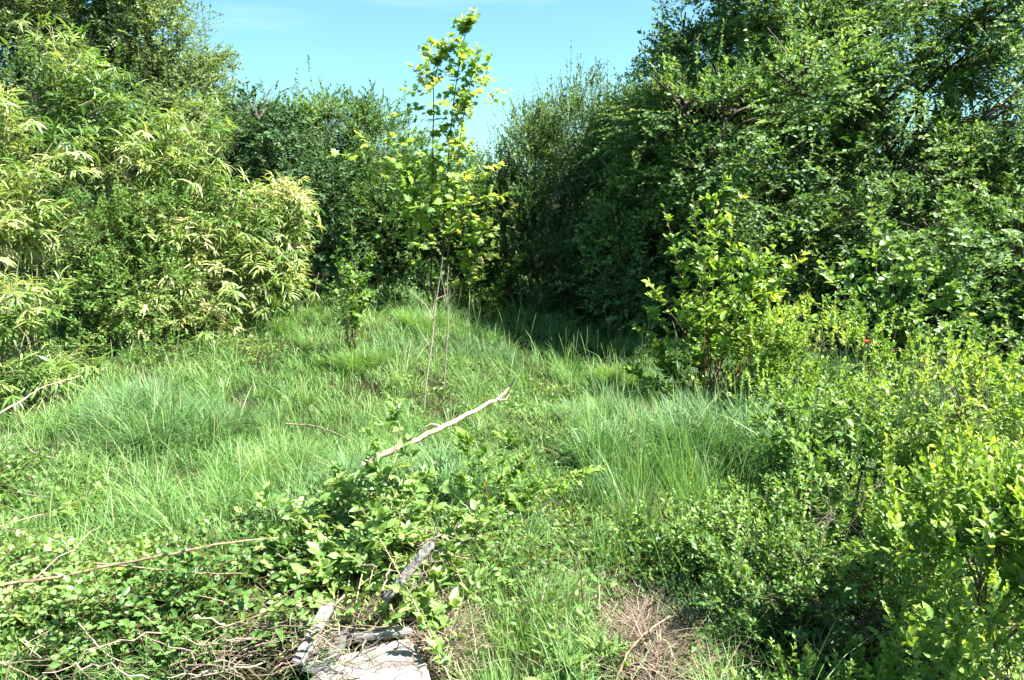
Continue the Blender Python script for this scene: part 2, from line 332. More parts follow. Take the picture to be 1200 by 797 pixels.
def curve_blades(b, P, hd, H, lean, curl, Wd, v, seg=4, mi=0):
    """grass blades: root P, heading hd (angle), height H, lean and curl"""
    n = len(P); h = np.stack([np.cos(hd), np.sin(hd), np.zeros(n)], 1); up = np.array([0, 0, 1.]); sv = np.stack([-np.sin(hd), np.cos(hd), np.zeros(n)], 1)
    t = np.linspace(0, 1, seg + 1)
    a = lean[:, None] + curl[:, None] * t[None]                       # angle from vertical along the blade
    dx = np.sin(a) / seg * H[:, None]; dz = np.cos(a) / seg * H[:, None]
    X = np.concatenate([np.zeros((n, 1)), np.cumsum(dx[:, :-1], 1)], 1); Z = np.concatenate([np.zeros((n, 1)), np.cumsum(dz[:, :-1], 1)], 1)
    C = P[:, None] + X[..., None] * h[:, None] + Z[..., None] * up
    tw = R.uniform(-.9, .9, n)[:, None, None]; sv2 = nrm(sv[:, None] + h[:, None] * tw)
    wt = np.array([.75, 1, .85, .55, 0])[:seg + 1] if seg == 4 else np.array([.8, 1, .65, 0])
    Lf = C - sv2 * (Wd[:, None] * wt[None] * .5)[..., None]; Rt = C + sv2 * (Wd[:, None] * wt[None] * .5)[..., None]
    V = np.empty((n, 2 * seg + 1, 3)); V[:, 0:2 * seg:2] = Lf[:, :seg]; V[:, 1:2 * seg:2] = Rt[:, :seg]; V[:, 2 * seg] = C[:, seg]
    T = []
    for j in range(seg - 1): T += [(2 * j, 2 * j + 1, 2 * j + 3), (2 * j, 2 * j + 3, 2 * j + 2)]
    T.append((2 * seg - 2, 2 * seg - 1, 2 * seg)); T = np.array(T); k = 2 * seg + 1
    b.add(V.reshape(-1, 3), (T[None] + (np.arange(n) * k)[:, None, None]).reshape(-1, 3), np.repeat(v, k), mi)

# ================================================================== SETTING: ground
def build_ground():
    xs = np.unique(np.concatenate([np.linspace(-400, -12, 14), np.linspace(-12, 12, 97), np.linspace(12, 400, 14)]))
    ys = np.unique(np.concatenate([np.linspace(-300, -2, 10), np.linspace(-2, 20, 89), np.linspace(20, 500, 16)]))
    X, Y = np.meshgrid(xs, ys); Z = gz(X, Y); V = np.stack([X, Y, Z], -1).reshape(-1, 3); nx, ny = len(xs), len(ys)
    i, j = np.meshgrid(np.arange(nx - 1), np.arange(ny - 1)); a = (j * nx + i).ravel()
    T = np.concatenate([np.stack([a, a + 1, a + nx + 1], 1), np.stack([a, a + nx + 1, a + nx], 1)])
    b = Buf(); b.add(V, T, np.zeros(len(V))); tag(b.build('ground', ['soil'], smooth=True), kind='structure')
build_ground()

# ================================================================== GRASS
def PX(x, y, z=0.):
    """photo pixel of a ground point (only used to say which patch of the lawn is which kind of grass)"""
    c, s = math.cos(PITCH), math.sin(PITCH); d = y * c - (z - CAMZ) * s; u = y * s + (z - CAMZ) * c
    return 600 + FPX * x / d, 398.5 - FPX * u / d
def build_grass():
    n = 400000
    y = 2.2 + (13.2 - 2.2) * R.random(n) ** 1.25; x = R.uniform(-1, 1, n) * (1.3 + .72 * y)
    k = 9000; ty = 2.2 + 11. * R.random(k) ** 1.25; tx = R.uniform(-1, 1, k) * (1.3 + .72 * ty); ti = R.integers(k, size=n); tuft = R.random(n) < .6
    th = R.uniform(0, 6.28, k)[ti]; tH = (R.uniform(.5, 1.5, k) * (1 + .7 * (R.random(k) < .08)))[ti]; tv = R.normal(size=k)[ti]; tw = R.uniform(.75, 1.5, k)[ti]
    ox, oy = R.normal(size=n) * .035, R.normal(size=n) * .035
    x = np.where(tuft, tx[ti] + ox, x); y = np.where(tuft, ty[ti] + oy, y)
    th = np.where(tuft, np.arctan2(oy, ox), th); tH = np.where(tuft, tH, R.uniform(.6, 1, n)); tv = np.where(tuft, tv, 0)
    z = gz(x, y); px, py = PX(x, y, z); P = np.stack([x, y, z - .01], 1)
    nz = NZ[0](P, 1.1); n2 = NZ[5](P, .35)
    keep = R.random(n) < np.clip(.68 + .5 * n2, .15, 1)
    deb = ((px > 230) & (px < 540) & (py > 715)) | ((px > 720) & (px < 820) & (py > 690)) ; keep &= ~(deb & (R.random(n) < .86))
    under = (py > 640) & (px < 500); keep &= ~(under & (R.random(n) < .45))
    rs = (px > 850 + np.clip(560 - py, 0, 200) * -.4) & (py > 500); keep &= ~(rs & (R.random(n) < .6)); keep &= ~((px > 985) & (px < 1200) & (py > 640) & (R.random(n) < .8))
    x, y, z, px, py, nz, n2, tuft, th, tH, tv, tw = (a[keep] for a in (x, y, z, px, py, nz, n2, tuft, th, tH, tv, tw)); P = P[keep]; n = len(x)
    H = (.19 + .04 * nz + .05 * n2) * tH * R.uniform(.5, 1.3, n)
    tall = (px > 690) & (px < 960) & (py > 500) & (py < 690); H = np.where(tall, H * 1.45, H)
    turf = (px > 530) & (px < 660) & (py > 690); H = np.where(turf, H * .75, H)
    lean = np.abs(R.normal(size=n)) * .28 + .12 + .18 * np.clip(n2, 0, 1); curl = R.uniform(.3, 2.1, n) + .5 * np.clip(nz, -.5, 1)
    lean = np.where(tall | turf, lean * .5, lean); curl = np.where(tall | turf, curl * .5, curl)
    hd = np.where(tuft, th + R.normal(size=n) * .35, 0) + np.where(tuft, .0, 1.) * (2.2 * NZ[2](P, 1.6) + 1.4 * NZ[3](P, .6) + R.normal(size=n) * 1.5 + 1.2 * n2 + 3.6)
    Wd = (.0033 + .00026 * y) * R.uniform(.55, 1.3, n) * tw ** .6
    v = .33 + .13 * R.normal(size=n) + .10 * NZ[1](P, 1.4) + .06 * n2 + .12 * tv + .38 * (R.random(n) < .06) + .08 * turf
    bl = NZ[4](P, 1.5) + .5 * n2 + .5 * tall - .8 * turf > .45
    b = Buf()
    for mi, s in ((0, ~bl), (1, bl)): curve_blades(b, P[s], hd[s], H[s], lean[s], curl[s], Wd[s], v[s], 4 if True else 3, mi)
    q = np.flatnonzero((R.random(n) < .006) & (y > 3.8)); h2 = R.uniform(.35, .6, len(q)); P0 = P[q]; P2 = P0 + R.normal(size=(len(q), 3)) * .1; P2[:, 2] = P0[:, 2] + h2
    Cs = bez(P0, (P0 * .6 + P2 * .4) + np.array([0, 0, .08]), P2, 7); add_tubes(b, Cs, np.array([.0013, .0012, .0011, .001, .0024, .0026, .0009])[None].repeat(len(q), 0), .55 + .35 * R.random(len(q)), 3)
    tag(b.build('grass', ['grass', 'grass_blue']), 'long unmown green grass filling the clearing', 'grass', kind='stuff')
build_grass()

def tussock(px, Y, H, rad, n, leaf, label, upright=.3, vb=0., w=.006, name='grass_tussock', cat='grass tussock', group='grass tussocks in the clearing'):
    H *= .68; n = int(n * 1.1); p = onground(px, Y); a = R.uniform(0, 6.28, n); rr = rad * np.sqrt(R.random(n))
    k = max(4, int(rad * rad * 90)); ca = R.uniform(0, 6.28, k); cr_ = rad * np.sqrt(R.random(k)); ci = R.integers(k, size=n); sr = .05 + .05 * R.random(n)
    P = p + np.stack([np.cos(ca[ci]) * cr_[ci] + np.cos(a) * sr, np.sin(ca[ci]) * cr_[ci] + np.sin(a) * sr, np.zeros(n)], 1); P[:, 2] = gz(P[:, 0], P[:, 1]) - .01
    rr = cr_[ci] * .5 + rad * .5; H = H * R.uniform(.4, 1.15, k)[ci]; vb = vb + R.normal(size=k)[ci] * .07; upright = upright * .7; a = np.where(R.random(n) < .5, a, np.arctan2(P[:, 1] - p[1], P[:, 0] - p[0]))
    hd = a + R.normal(size=n) * .5; b = Buf()
    curve_blades(b, P, hd, H * R.uniform(.5, 1.15, n), upright * R.uniform(.2, 1.4, n) * (rr / rad), R.uniform(.3, 2.0, n), w * R.uniform(.6, 1.3, n), .4 + vb + .14 * R.normal(size=n), 4)
    k2 = n // 9; q = R.integers(n, size=k2); curve_blades(b, P[q], R.uniform(0, 6.28, k2), np.broadcast_to(H, n)[q] * R.uniform(.6, 1.35, k2), R.uniform(.1, 1.2, k2), R.uniform(.2, 2.2, k2), w * R.uniform(.6, 1.2, k2), R.uniform(.45, 1, k2), 4, 1)
    return tag(b.build(name, [leaf, 'grass'], loc=p), label, cat, group)
tussock(190, 6.1, .66, .55, 5600, 'grass_blue', 'broad blue-green tussock arching over in the left of the clearing', .9, w=.007)
tussock(120, 6.6, .5, .25, 1800, 'grass_blue', 'smaller blue-green tussock just behind the broad left one', .8)
tussock(690, 6.2, .42, .30, 2200, 'grass_blue', 'dark green tussock in the middle of the clearing near dry straw patch', .6)
tussock(415, 8.0, .45, .35, 2400, 'grass', 'rounded soft tussock at the foot of thin leafy sapling', .7)
tussock(850, 5.5, .75, .5, 2600, 'grass_blue', 'tall upright reedy tussock below the dogwood bush', .35, w=.009)
tussock(750, 5.4, .7, .50, 2200, 'grass_blue', 'tall reedy tussock left of the one below dogwood', .35, w=.009)
tussock(930, 5.3, .8, .30, 1300, 'grass_blue', 'reedy tussock leaning against the right hand shrubs', .5, w=.009)
tussock(850, 3.25, .40, .22, 900, 'grass_blue', 'pale tussock at the bottom edge beside the broken stump', .7)
tussock(560, 4.3, .6, .28, 1100, 'grass_blue', 'loose tussock with arching blades right of the nettle mound', .6, w=.008)
tussock(590, 3.25, .30, .30, 2600, 'grass', 'bright short grass tuft right of the white slab', .35, vb=.1, w=.004)
tussock(330, 9.6, .4, .4, 2200, 'grass', 'pale feathery tussock in front of the yellow bamboo', .7, vb=.05)
tussock(510, 9.6, .5, .35, 2000, 'grass', 'upright tussock at the foot of the maple sapling', .4)
tussock(730, 8.0, .5, .35, 2400, 'grass', 'fresh green tussock at edge of the deep shade', .5, vb=.06)
tussock(300, 5.2, .5, .35, 2400, 'grass', 'fine swept grass tussock left of the leafy mound', .9)

def straw(px, py_Y, rx, ry, n, name, label, H=.22):
    p = onground(px, py_Y); a = R.uniform(0, 6.28, n); rr = np.abs(R.normal(size=n)) * .62
    P = p + np.stack([np.cos(a) * rr * rx, np.sin(a) * rr * ry, np.zeros(n)], 1); P = P[P[:, 1] > 2.4]; n = len(P); P[:, 2] = gz(P[:, 0], P[:, 1]) + R.random(n) * .06
    b = Buf(); curve_blades(b, P, R.uniform(0, 6.28, n), H * R.uniform(.4, 1.3, n), R.uniform(.9, 1.6, n), R.uniform(-.3, .6, n), .004 * R.uniform(.6, 1.6, n), R.random(n), 4)
    tag(b.build(name, ['straw'], loc=p), label, 'straw', kind='stuff')
straw(775, 3.2, .28, .48, 3600, 'dead_grass', 'heap of pale dry straw at the bottom right of the clearing')
straw(765, 4.35, .15, .2, 500, 'dead_grass', 'small tangle of dry straw among green grass')
straw(775, 6.3, .16, .3, 600, 'dead_grass', 'dry yellow straw patch left of the dogwood')
straw(350, 3.2, .5, .35, 3200, 'dead_grass', 'pale dead stalks and litter around the boards', .26)
straw(515, 3.05, .16, .25, 1100, 'dead_grass', 'dry stalks along the right edge of the slab', .16)
straw(150, 3.0, .45, .2, 500, 'dead_grass', 'dry stalks showing through weeds at bottom left')

# ================================================================== TREES AND THICKET, far to near
LH = 'old trees behind the thicket'
plant('tree', 'tall pale grey-green tree filling the top left corner', 'tree', W(20, 300, 13.5), [B(20, 70, 13.5, 95, 80, 1.2), B(-60, 130, 13.5, 90, 110, 1.2), B(95, 20, 13.5, 70, 60, 1), B(40, -60, 13.5, 100, 70, 1.2), B(60, 170, 13.2, 100, 70, 1)],
      'pale', 170, 12, .065, .036, .38, gap=-.7, trunk=.14, up=.35, lump=.35, shoots=2)
plant('tree', 'airy small-leaved tree right of the tallest left tree, its edge against the sky', 'tree', W(190, 300, 13), [B(185, 60, 13, 55, 70, .9), B(150, 130, 13, 80, 80, 1), B(225, 130, 12.8, 55, 60, .9), B(250, 190, 12.8, 60, 60, .9), B(170, -30, 13, 50, 50, .8), B(280, 170, 12.6, 30, 40, .6)],
      'pale', 165, 12, .065, .036, .4, gap=-.65, trunk=.11, up=.4, lump=.35, shoots=4, shootL=.5, vbias=-.06)
plant('shrub', 'mid-green bush with yellow-tinged top between ivy and maple', 'shrub', W(410, 360, 13), [B(390, 165, 13, 60, 55, 1), B(450, 180, 13, 55, 60, 1), B(400, 250, 12.6, 80, 70, 1), B(470, 260, 12.6, 70, 70, 1), B(330, 150, 13.2, 45, 40, .8), B(385, 130, 13.2, 30, 22, .6), B(435, 140, 13.2, 25, 22, .6)],
      'mid', 130, 12, .06, .034, .34, gap=-.7, trunk=.06, stems=3, shoots=1.5, shootL=.4, vbias=-.05, lump=.4)
plant('tree', 'dark glossy ivy-clad tree behind the yellow bamboo', 'tree', W(345, 380, 11.5), [B(330, 170, 11.6, 38, 45, .7), B(350, 235, 11.5, 52, 65, .8), B(375, 300, 11.5, 48, 55, .8), B(300, 130, 11.8, 28, 28, .6)],
      'dark', 130, 12, .06, .045, .25, gap=-.8, trunk=.1, up=.1, flat=.5)
plant('shrub', 'dark bush in the middle behind the maple sapling', 'shrub', W(510, 380, 13), [B(500, 240, 13.2, 60, 60, 1), B(545, 260, 13, 50, 80, 1), B(500, 320, 12.8, 70, 60, .9), B(560, 340, 12.5, 55, 50, .9), B(440, 330, 12.6, 55, 40, .8)],
      'mid', 110, 12, .055, .033, .3, gap=-.8, trunk=.05, stems=3, shoots=3, shootL=.4, vbias=-.12)
plant('willow', 'grey-green willow bush with upright twigs against the sky', 'shrub', W(640, 380, 12.6), [B(625, 200, 12.8, 40, 70, 1), B(675, 165, 12.8, 50, 62, 1.1), B(640, 290, 12.4, 70, 90, 1.1), B(590, 230, 12.8, 22, 40, .6)],
      'willow', 170, 14, .058, .028, .32, gap=-.8, trunk=.05, stems=4, shoots=8, shootL=.6, up=1.0, out=.5, group='willow bushes at the back')
plant('willow', 'second willow bush, running into the large tree on the right', 'shrub', W(740, 380, 12.3), [B(735, 170, 12.6, 50, 62, 1.1), B(760, 260, 12.2, 70, 90, 1.1), B(710, 330, 12, 70, 70, 1)],
      'willow', 170, 14, .058, .028, .32, gap=-.8, trunk=.05, stems=4, shoots=7, shootL=.55, up=1.0, out=.5, group='willow bushes at the back', vbias=-.08)
plant('tree', 'large dense green tree right of the sky gap', 'tree', W(870, 380, 11.3), [B(832, 70, 11, 58, 68, 1.2), B(905, 20, 11, 80, 80, 1.3), B(860, 150, 11, 95, 80, 1.3), B(780, 120, 11.3, 42, 40, .8), B(820, 230, 11, 85, 80, 1.2), B(950, 120, 11, 80, 80, 1.2), B(900, 240, 10.6, 90, 80, 1.2), B(795, 50, 11, 18, 30, .5), B(840, 320, 11, 90, 80, 1), B(885, -70, 10.5, 85, 70, 1.2), B(800, 120, 9.4, 55, 45, .6), B(830, 190, 8.9, 55, 45, .55), B(850, 130, 9.2, 60, 50, .6), B(930, 90, 9.2, 60, 50, .6), B(775, 240, 10.2, 60, 60, .7), B(760, 170, 9.9, 40, 40, .6), B(720, 300, 10.9, 55, 55, .6), B(745, 315, 10.2, 55, 45, .65), B(800, 170, 10.4, 60, 60, .8)],  # nearer boughs and crown top are added to shade the back grass
      'mid', 105, 12, .075, .044, .38, gap=-.45, trunk=.14, lump=.3, shoots=1, vbias=.02, stems=2, clump=.8, clump_s=.27, clump_n=1.3)
plant('tree', 'tree with open branching top letting blue sky through', 'tree', W(1075, 380, 11), [B(1000, 40, 11, 60, 60, 1), B(1070, -10, 11, 90, 50, 1.1), B(1110, 75, 11.4, 60, 30, .6), B(1150, 10, 11, 75, 50, 1.1), B(1040, 190, 10.6, 85, 65, 1.2), B(1190, 170, 10.6, 80, 75, 1.2), B(1120, 150, 10.8, 60, 45, .9), B(1250, 70, 11, 70, 90, 1.2), B(1020, 110, 11, 40, 50, .8)],
      'mid', 105, 12, .07, .042, .36, gap=-.4, clump=.75, clump_s=.26, clump_n=1.4, trunk=.11, lump=.3, vbias=.03, limbs=26, stems=2)
plant('tree', 'thick-leaved tree with lit arching sprays above the hollow on the right', 'tree', W(1120, 400, 9.6), [B(1010, 260, 9.8, 70, 55, 1), B(1100, 270, 9.4, 80, 55, 1), B(1190, 300, 9.2, 80, 75, 1), B(1000, 330, 10, 70, 60, .9), B(1260, 250, 9.4, 80, 90, 1.1), B(1230, 380, 8.6, 70, 60, .8)],
      'mid', 110, 12, .08, .05, .36, gap=-.3, trunk=.09, lump=.3, vbias=.1, droop=.4, stems=2, clump=.85, clump_s=.24, clump_n=1.8)
plant('shrub', 'dark-leaved filler undershrub standing for the shade beneath the large right tree', 'shrub', W(800, 400, 11.4), [B(700, 370, 11.8, 60, 35, .7), B(790, 360, 11.2, 80, 60, .9), B(900, 370, 10.4, 90, 70, .9), B(1020, 390, 9.8, 90, 70, .9), B(1130, 400, 9.2, 90, 60, .9)],
      'dark', 90, 12, .06, .036, .3, gap=-.8, trunk=.04, stems=5, vbias=-.05)  # filler: shade under the trees is put into its dark leaf colour
# far row that closes the view beyond the thicket
for i, (px, py, rp, rq, Y) in enumerate([(330, 240, 90, 90, 16), (450, 260, 80, 90, 16), (560, 270, 70, 80, 15.5), (660, 240, 80, 100, 16), (780, 200, 90, 130, 15.5), (930, 160, 110, 170, 15), (1150, 240, 120, 110, 14.5), (60, 250, 130, 110, 16), (210, 260, 110, 100, 16)]):
    nm = ['ivy', 'maple', 'willow'][i % 3]
    plant('tree', ['dim tree standing behind the ivy-clad tree', 'dim tree standing behind the mid-green bush', 'dim tree directly behind the maple sapling', 'dim tree behind the first willow bush', 'dim tree behind the second willow bush', 'dim tree behind the large dense right tree',
                   'dim tree behind the open branching tree', 'dim tree behind the top left corner tree', 'dim tree behind the airy left tree'][i], 'tree', W(px, 360, Y),
          [B(px, py, Y, rp, rq, 1.3), B(px + 30, py + 70, Y, rp, rq * .8, 1.2)], 'mid', 75, 11, .075, .045, .4, gap=-.9, trunk=.1, group=LH, vbias=-.15)

# ---- bamboo and its companions on the left
bamboo('green bamboo rising high behind the yellow clump', [W(150, 430, 9.5), W(90, 430, 9.6)], [B(110, 110, 9.8, 55, 60, .6), B(170, 190, 9.6, 80, 60, .7), B(60, 160, 9.6, 60, 60, .6), B(230, 150, 10, 45, 35, .5), B(60, 60, 10, 45, 35, .5)], 'bamboo_green', 34, culms=50)
bamboo('big yellow sunlit bamboo clump leaning over the clearing', [W(250, 400, 9.8), W(300, 395, 10.1)], [B(250, 250, 9.6, 75, 50, .7), B(310, 280, 9.8, 50, 60, .6), B(270, 330, 9.4, 75, 50, .6), B(230, 380, 9.0, 60, 30, .5), B(335, 330, 9.9, 32, 42, .4), B(330, 235, 10, 30, 30, .4), B(190, 290, 9.0, 60, 60, .5), B(150, 370, 8.5, 50, 40, .4), B(340, 250, 10, 28, 45, .4), B(120, 300, 8.7, 30, 40, .4), B(200, 200, 9.3, 60, 50, .4)], 'bamboo', 52, vbias=.13, culms=90)
bamboo('bamboo at the left edge with long pale drooping leaves', [W(-20, 470, 7.4), W(20, 470, 7.4)], [B(-10, 250, 7.6, 55, 60, .5), B(20, 360, 7.2, 50, 50, .45), B(30, 250, 7.8, 45, 60, .45), B(60, 190, 8.4, 50, 50, .4), B(-60, 330, 7.2, 60, 120, .5), B(-20, 130, 8.2, 45, 50, .5)], 'bamboo', 42, vbias=.1, culms=50)
bamboo('low spreading bamboo at the left edge beside the grass', [W(30, 490, 6.8), W(80, 470, 7.2)], [B(40, 440, 7.0, 60, 28, .4), B(-20, 450, 6.8, 50, 40, .4), B(90, 425, 7.6, 35, 20, .3)], 'bamboo_green', 36, vbias=.05, culms=20)
plant('privet', 'rounded bright green privet between the two bamboo clumps', 'shrub', W(130, 440, 8.6), [B(120, 270, 8.8, 80, 60, .6), B(100, 350, 8.4, 65, 60, .6), B(160, 330, 8.6, 70, 55, .6), B(150, 400, 8.3, 80, 30, .5), B(190, 240, 9.0, 50, 40, .5)],
      'bush', 190, 12, .04, .024, .26, gap=-.55, trunk=.03, stems=4, vbias=.0, twigr=.0015, shoots=3, shootL=.3)
plant('privet', 'taller privet at upper left in front of the pale tree', 'shrub', W(60, 440, 9.2), [B(40, 110, 9.6, 70, 50, .6), B(40, 210, 9.2, 60, 60, .6), B(130, 150, 9.8, 50, 50, .5)], 'mid', 120, 12, .045, .027, .28, gap=-.4, trunk=.03, stems=4, vbias=.06, shoots=3, shootL=.3)

# ---- maple sapling and neighbours in the middle
def maple():
    Y = 10.6; base = W(512, 405, Y); base[2] = gz(base[0], base[1]) - .03
    root = thing('maple_sapling', 'slender maple sapling with yellow-green leaves rising into the sky', 'tree', base)
    paths = [[(512, 405), (515, 330), (522, 240), (528, 150), (537, 80), (548, 28)], [(508, 405), (505, 330), (505, 240), (508, 160), (508, 100), (518, 55)], [(515, 405), (522, 320), (533, 230), (540, 150), (556, 70)], [(512, 405), (495, 330), (480, 260), (478, 200)], [(516, 405), (545, 330), (570, 260)]]
    w = Buf(); b = Buf(); O = []; D = []; Lt = []
    for q in paths:
        pts = np.array([W(a, c, Y + R.normal() * .06) for a, c in q]); pts[0] = base
        t = np.linspace(0, len(pts) - 1, 16); f = np.floor(t).astype(int).clip(0, len(pts) - 2); u = (t - f)[:, None]
        c = pts[f] * (1 - u) + pts[f + 1] * u; tube1(w, c, .016, .004, 5, .006, R.random())
        for s in range(40):
            k = (1 - .66 * R.random() ** 1.25) * 14.99; i = int(k); p = c[i] * (1 - k + i) + c[i + 1] * (k - i); high = (p[2] - 1.2) / 3.5
            d = rvec(1)[0] * np.array([1, 1, .2]) + np.array([0, 0, .75]); O.append(p); D.append(d); Lt.append(R.uniform(.18, .5) * (1.15 - .45 * high))
    for (px, py, Yb, ax, az, nn) in [(475, 235, 10.5, 40, 36, 10), (540, 235, 10.4, 34, 36, 10), (515, 290, 10.3, 45, 36, 5), (445, 180, 10.7, 30, 22, 12), (580, 265, 10.5, 20, 22, 5), (520, 200, 10.5, 45, 30, 22), (500, 120, 10.6, 18, 30, 12), (556, 110, 10.6, 14, 26, 12)]:
        bl = B(px, py, Yb, ax, az, .45); P, d, u = shell_points(bl, nn * 1.1, .2); O += list(P); D += list(d + np.array([0, 0, .5])); Lt += list(R.uniform(.2, .4, len(P)))
    O = np.array(O); D = np.array(D); Lt = np.array(Lt)
    sprays(b, O, D, Lt, 8, .112, .107, 'maple', .25, True, 1.0, .9, .0025, .15, mi=0, tmi=1, lv=.4, upl=.05)
    b.build('crown', ['maple', 'twig'], root); w.build('trunk', ['bark'], root, smooth=True)
maple()
shoot_bush('sapling', 'thin dark-stemmed sapling with small leaves standing in the grass', 'tree', W(414, 440, 8.2), [W(412, 262, 8.2), W(420, 300, 8.1), W(400, 310, 8.3), W(430, 330, 8.3), W(418, 360, 8.1), W(395, 290, 8.2), W(437, 290, 8.4)], 'bush', .06, .04, 'oval', .008, .25, 13, .3, 9, 'twig', flat=.6, vbias=.12)
shoot_bush('elder_bush', 'loose leafy bush with twiggy skirts under the ivy-clad tree', 'shrub', W(450, 385, 10.4), [W(a, c, 10.4 + R.normal() * .3) for a, c in [(390, 300), (405, 330), (420, 320), (440, 310), (455, 330), (470, 345), (385, 350), (430, 345), (480, 320), (365, 330)]], 'mid', .06, .036, 'oval', .007, .2, 16, .3, 10, 'twig')
shoot_bush('elder_bush', 'small leafy bush at the foot of the maple sapling', 'shrub', W(560, 400, 10.8), [W(a, c, 10.8 + R.normal() * .3) for a, c in [(530, 330), (545, 300), (565, 310), (590, 330), (575, 350), (600, 360), (550, 350), (610, 300)]], 'lime', .06, .03, 'oval', .007, .2, 16, .28, 10, 'twig', vbias=-.1)

# dead saplings
def dead_sapling(label, pts, rr, twigs):
    base = np.array(W(*pts[0])); base[2] = gz(base[0], base[1]) - .03; root = thing('dead_sapling', label, 'dead sapling', base, 'dead saplings in the clearing')
    P = np.array([base] + [W(*p) for p in pts[1:]]); w = Buf(); tube1(w, P, rr, rr * .35, 6, .012, .6)
    w.build('stem', ['paletwig'], root, smooth=True)
    for t in twigs:
        w = Buf(); tube1(w, [W(*p) for p in t], rr * .45, rr * .15, 4, .004, R.random()); w.build('twig', ['paletwig'], root, smooth=True)
dead_sapling('dead pale sapling with forked top, left of the maple axis', [(497, 505, 6.9), (500, 450, 6.9), (506, 400, 6.95), (510, 360, 7), (515, 325, 7), (519, 300, 7)], .009, [[(508, 375, 7), (500, 358, 7), (484, 343, 6.95)], [(510, 372, 7), (522, 362, 6.9), (532, 345, 6.9), (538, 330, 6.9)], [(503, 405, 7), (494, 390, 7.1), (487, 378, 7.1)], [(512, 350, 7), (524, 345, 7.05)]])
dead_sapling('dead thin greenish sapling just right of the forked one', [(520, 490, 7.2), (523, 430, 7.2), (525, 380, 7.2), (527, 330, 7.2), (526, 310, 7.2)], .007, [[(526, 345, 7.2), (532, 330, 7.2), (540, 318, 7.2)], [(525, 360, 7.2), (519, 335, 7.2), (516, 318, 7.2)], [(524, 400, 7.2), (535, 385, 7.15)]])

# ---- right side: dogwood, hazel, brambles, yellow-green shrubs
shoot_bush('dogwood', 'upright dogwood bush with pointed leaves at the right of the clearing', 'shrub', W(830, 500, 7.0), [W(a, c, 7.0 + R.normal() * .3) for a, c in
    [(850, 205), (812, 232), (955, 330), (960, 370), (945, 290), (830, 225), (778, 243), (865, 228), (905, 252), (935, 262), (928, 300), (760, 330), (745, 385), (737, 432), (790, 290), (870, 290), (840, 310), (900, 335), (800, 350), (850, 370), (880, 400), (770, 400), (820, 420), (790, 440), (840, 260), (905, 290), (860, 330), (755, 360), (825, 300), (890, 440), (765, 450), (925, 370)]],
    'lime', .085, .046, 'oval', .008, .3, 12, .32, 9, 'redtwig', vbias=.12, bow=.15, jit=.16)
shoot_bush('hazel_bush', 'hazel bush with broad leaves in front of the dark hollow', 'shrub', W(1040, 480, 7.4), [W(a, c, 7.4 + R.normal() * .3) for a, c in
    [(945, 350), (960, 310), (985, 300), (1010, 290), (1020, 225), (1040, 260), (1065, 280), (1070, 300), (1100, 310), (1120, 330), (1000, 340), (1040, 340), (1090, 360), (1130, 370), (980, 370), (1150, 350), (1060, 385), (1110, 400)]],
    'bramble', .088, .06, 'oval', .008, .35, 10, .34, 8, 'twig', vbias=.1, bow=.35, jit=.15)
shoot_bush('bramble', 'arching bramble canes at the right edge under the thick-leaved tree', 'shrub', W(1170, 480, 6.8), [W(a, c, 6.8 + R.normal() * .3) for a, c in [(1110, 400), (1140, 380), (1180, 370), (1210, 350), (1230, 400), (1160, 430), (1200, 430), (1250, 370), (1090, 440), (1130, 450)]],
    'bramble', .06, .04, 'oval', .006, .2, 12, .3, 9, 'redtwig', bow=.5, jit=.15)
YS = 'yellow-green shrubs along the right side'
def low(label, base, blobs, leaf='lime', dens=300, L=.04, Wd=.025, vb=0., sh=14, shL=.24, gap=-.2, name='honeysuckle_shrub', Lt=.17, nl=12, shape='rhomb', inner=.45, lump=.3):
    return plant(name, label, 'shrub', base, blobs, leaf, dens, nl, L, Wd, Lt, shape, up=.75, out=.6, droop=.1, gap=gap, inner=inner, trunk=.012, tmat='bark', shoots=sh, shootL=shL, group=YS, lump=lump, vbias=vb, clump=.75, clump_s=.08, clump_n=8, part=('stems', 'foliage'), stems=7, limbs=12, twigr=.0012)
low('pale yellow-green shrub between dogwood and hazel', WH(950, 480, 0), [BH(900, 395, .75, 50, 36, .45), BH(965, 400, .8, 60, 42, .5), BH(1015, 425, .65, 45, 36, .4), BH(930, 455, .45, 70, 35, .45)], vb=.1, dens=260, L=.046, Wd=.029)
low('mid-sized shrub with shaded pockets in the middle of the right bank', WH(990, 600, 0), [BH(960, 490, .55, 60, 40, .4), BH(1040, 480, .7, 55, 40, .4), BH(1000, 540, .5, 75, 42, .4), BH(935, 545, .35, 35, 35, .3)], 'bush', vb=.14, dens=190, L=.055, Wd=.028, shape='oval', nl=9)
low('bright yellow-tipped shrub near the right edge at mid height', WH(1150, 600, 0), [BH(1120, 480, .8, 60, 45, .45), BH(1180, 490, .9, 65, 60, .45), BH(1115, 455, .95, 40, 35, .35), BH(1095, 550, .5, 50, 40, .35), BH(1250, 500, .8, 50, 80, .45)], vb=.13, dens=330, sh=24, shL=.28)
low('dense yellow-green shrub filling the bottom right corner', WH(1170, 800, 0), [BH(1120, 620, .65, 80, 50, .3), BH(1190, 640, .75, 75, 65, .35), BH(1150, 700, .6, 80, 55, .28), BH(1250, 700, .7, 60, 120, .35), BH(1185, 780, .5, 80, 50, .28), BH(1060, 590, .5, 40, 35, .28), BH(1100, 790, .35, 60, 40, .2), BH(1085, 650, .5, 40, 40, .22), BH(1200, 590, .85, 70, 50, .3), BH(1120, 745, .3, 60, 35, .2), BH(1160, 570, .8, 60, 40, .3)], vb=.14, dens=270, L=.05, Wd=.026, gap=-.2, sh=30, shL=.26, shape='oval', nl=10)
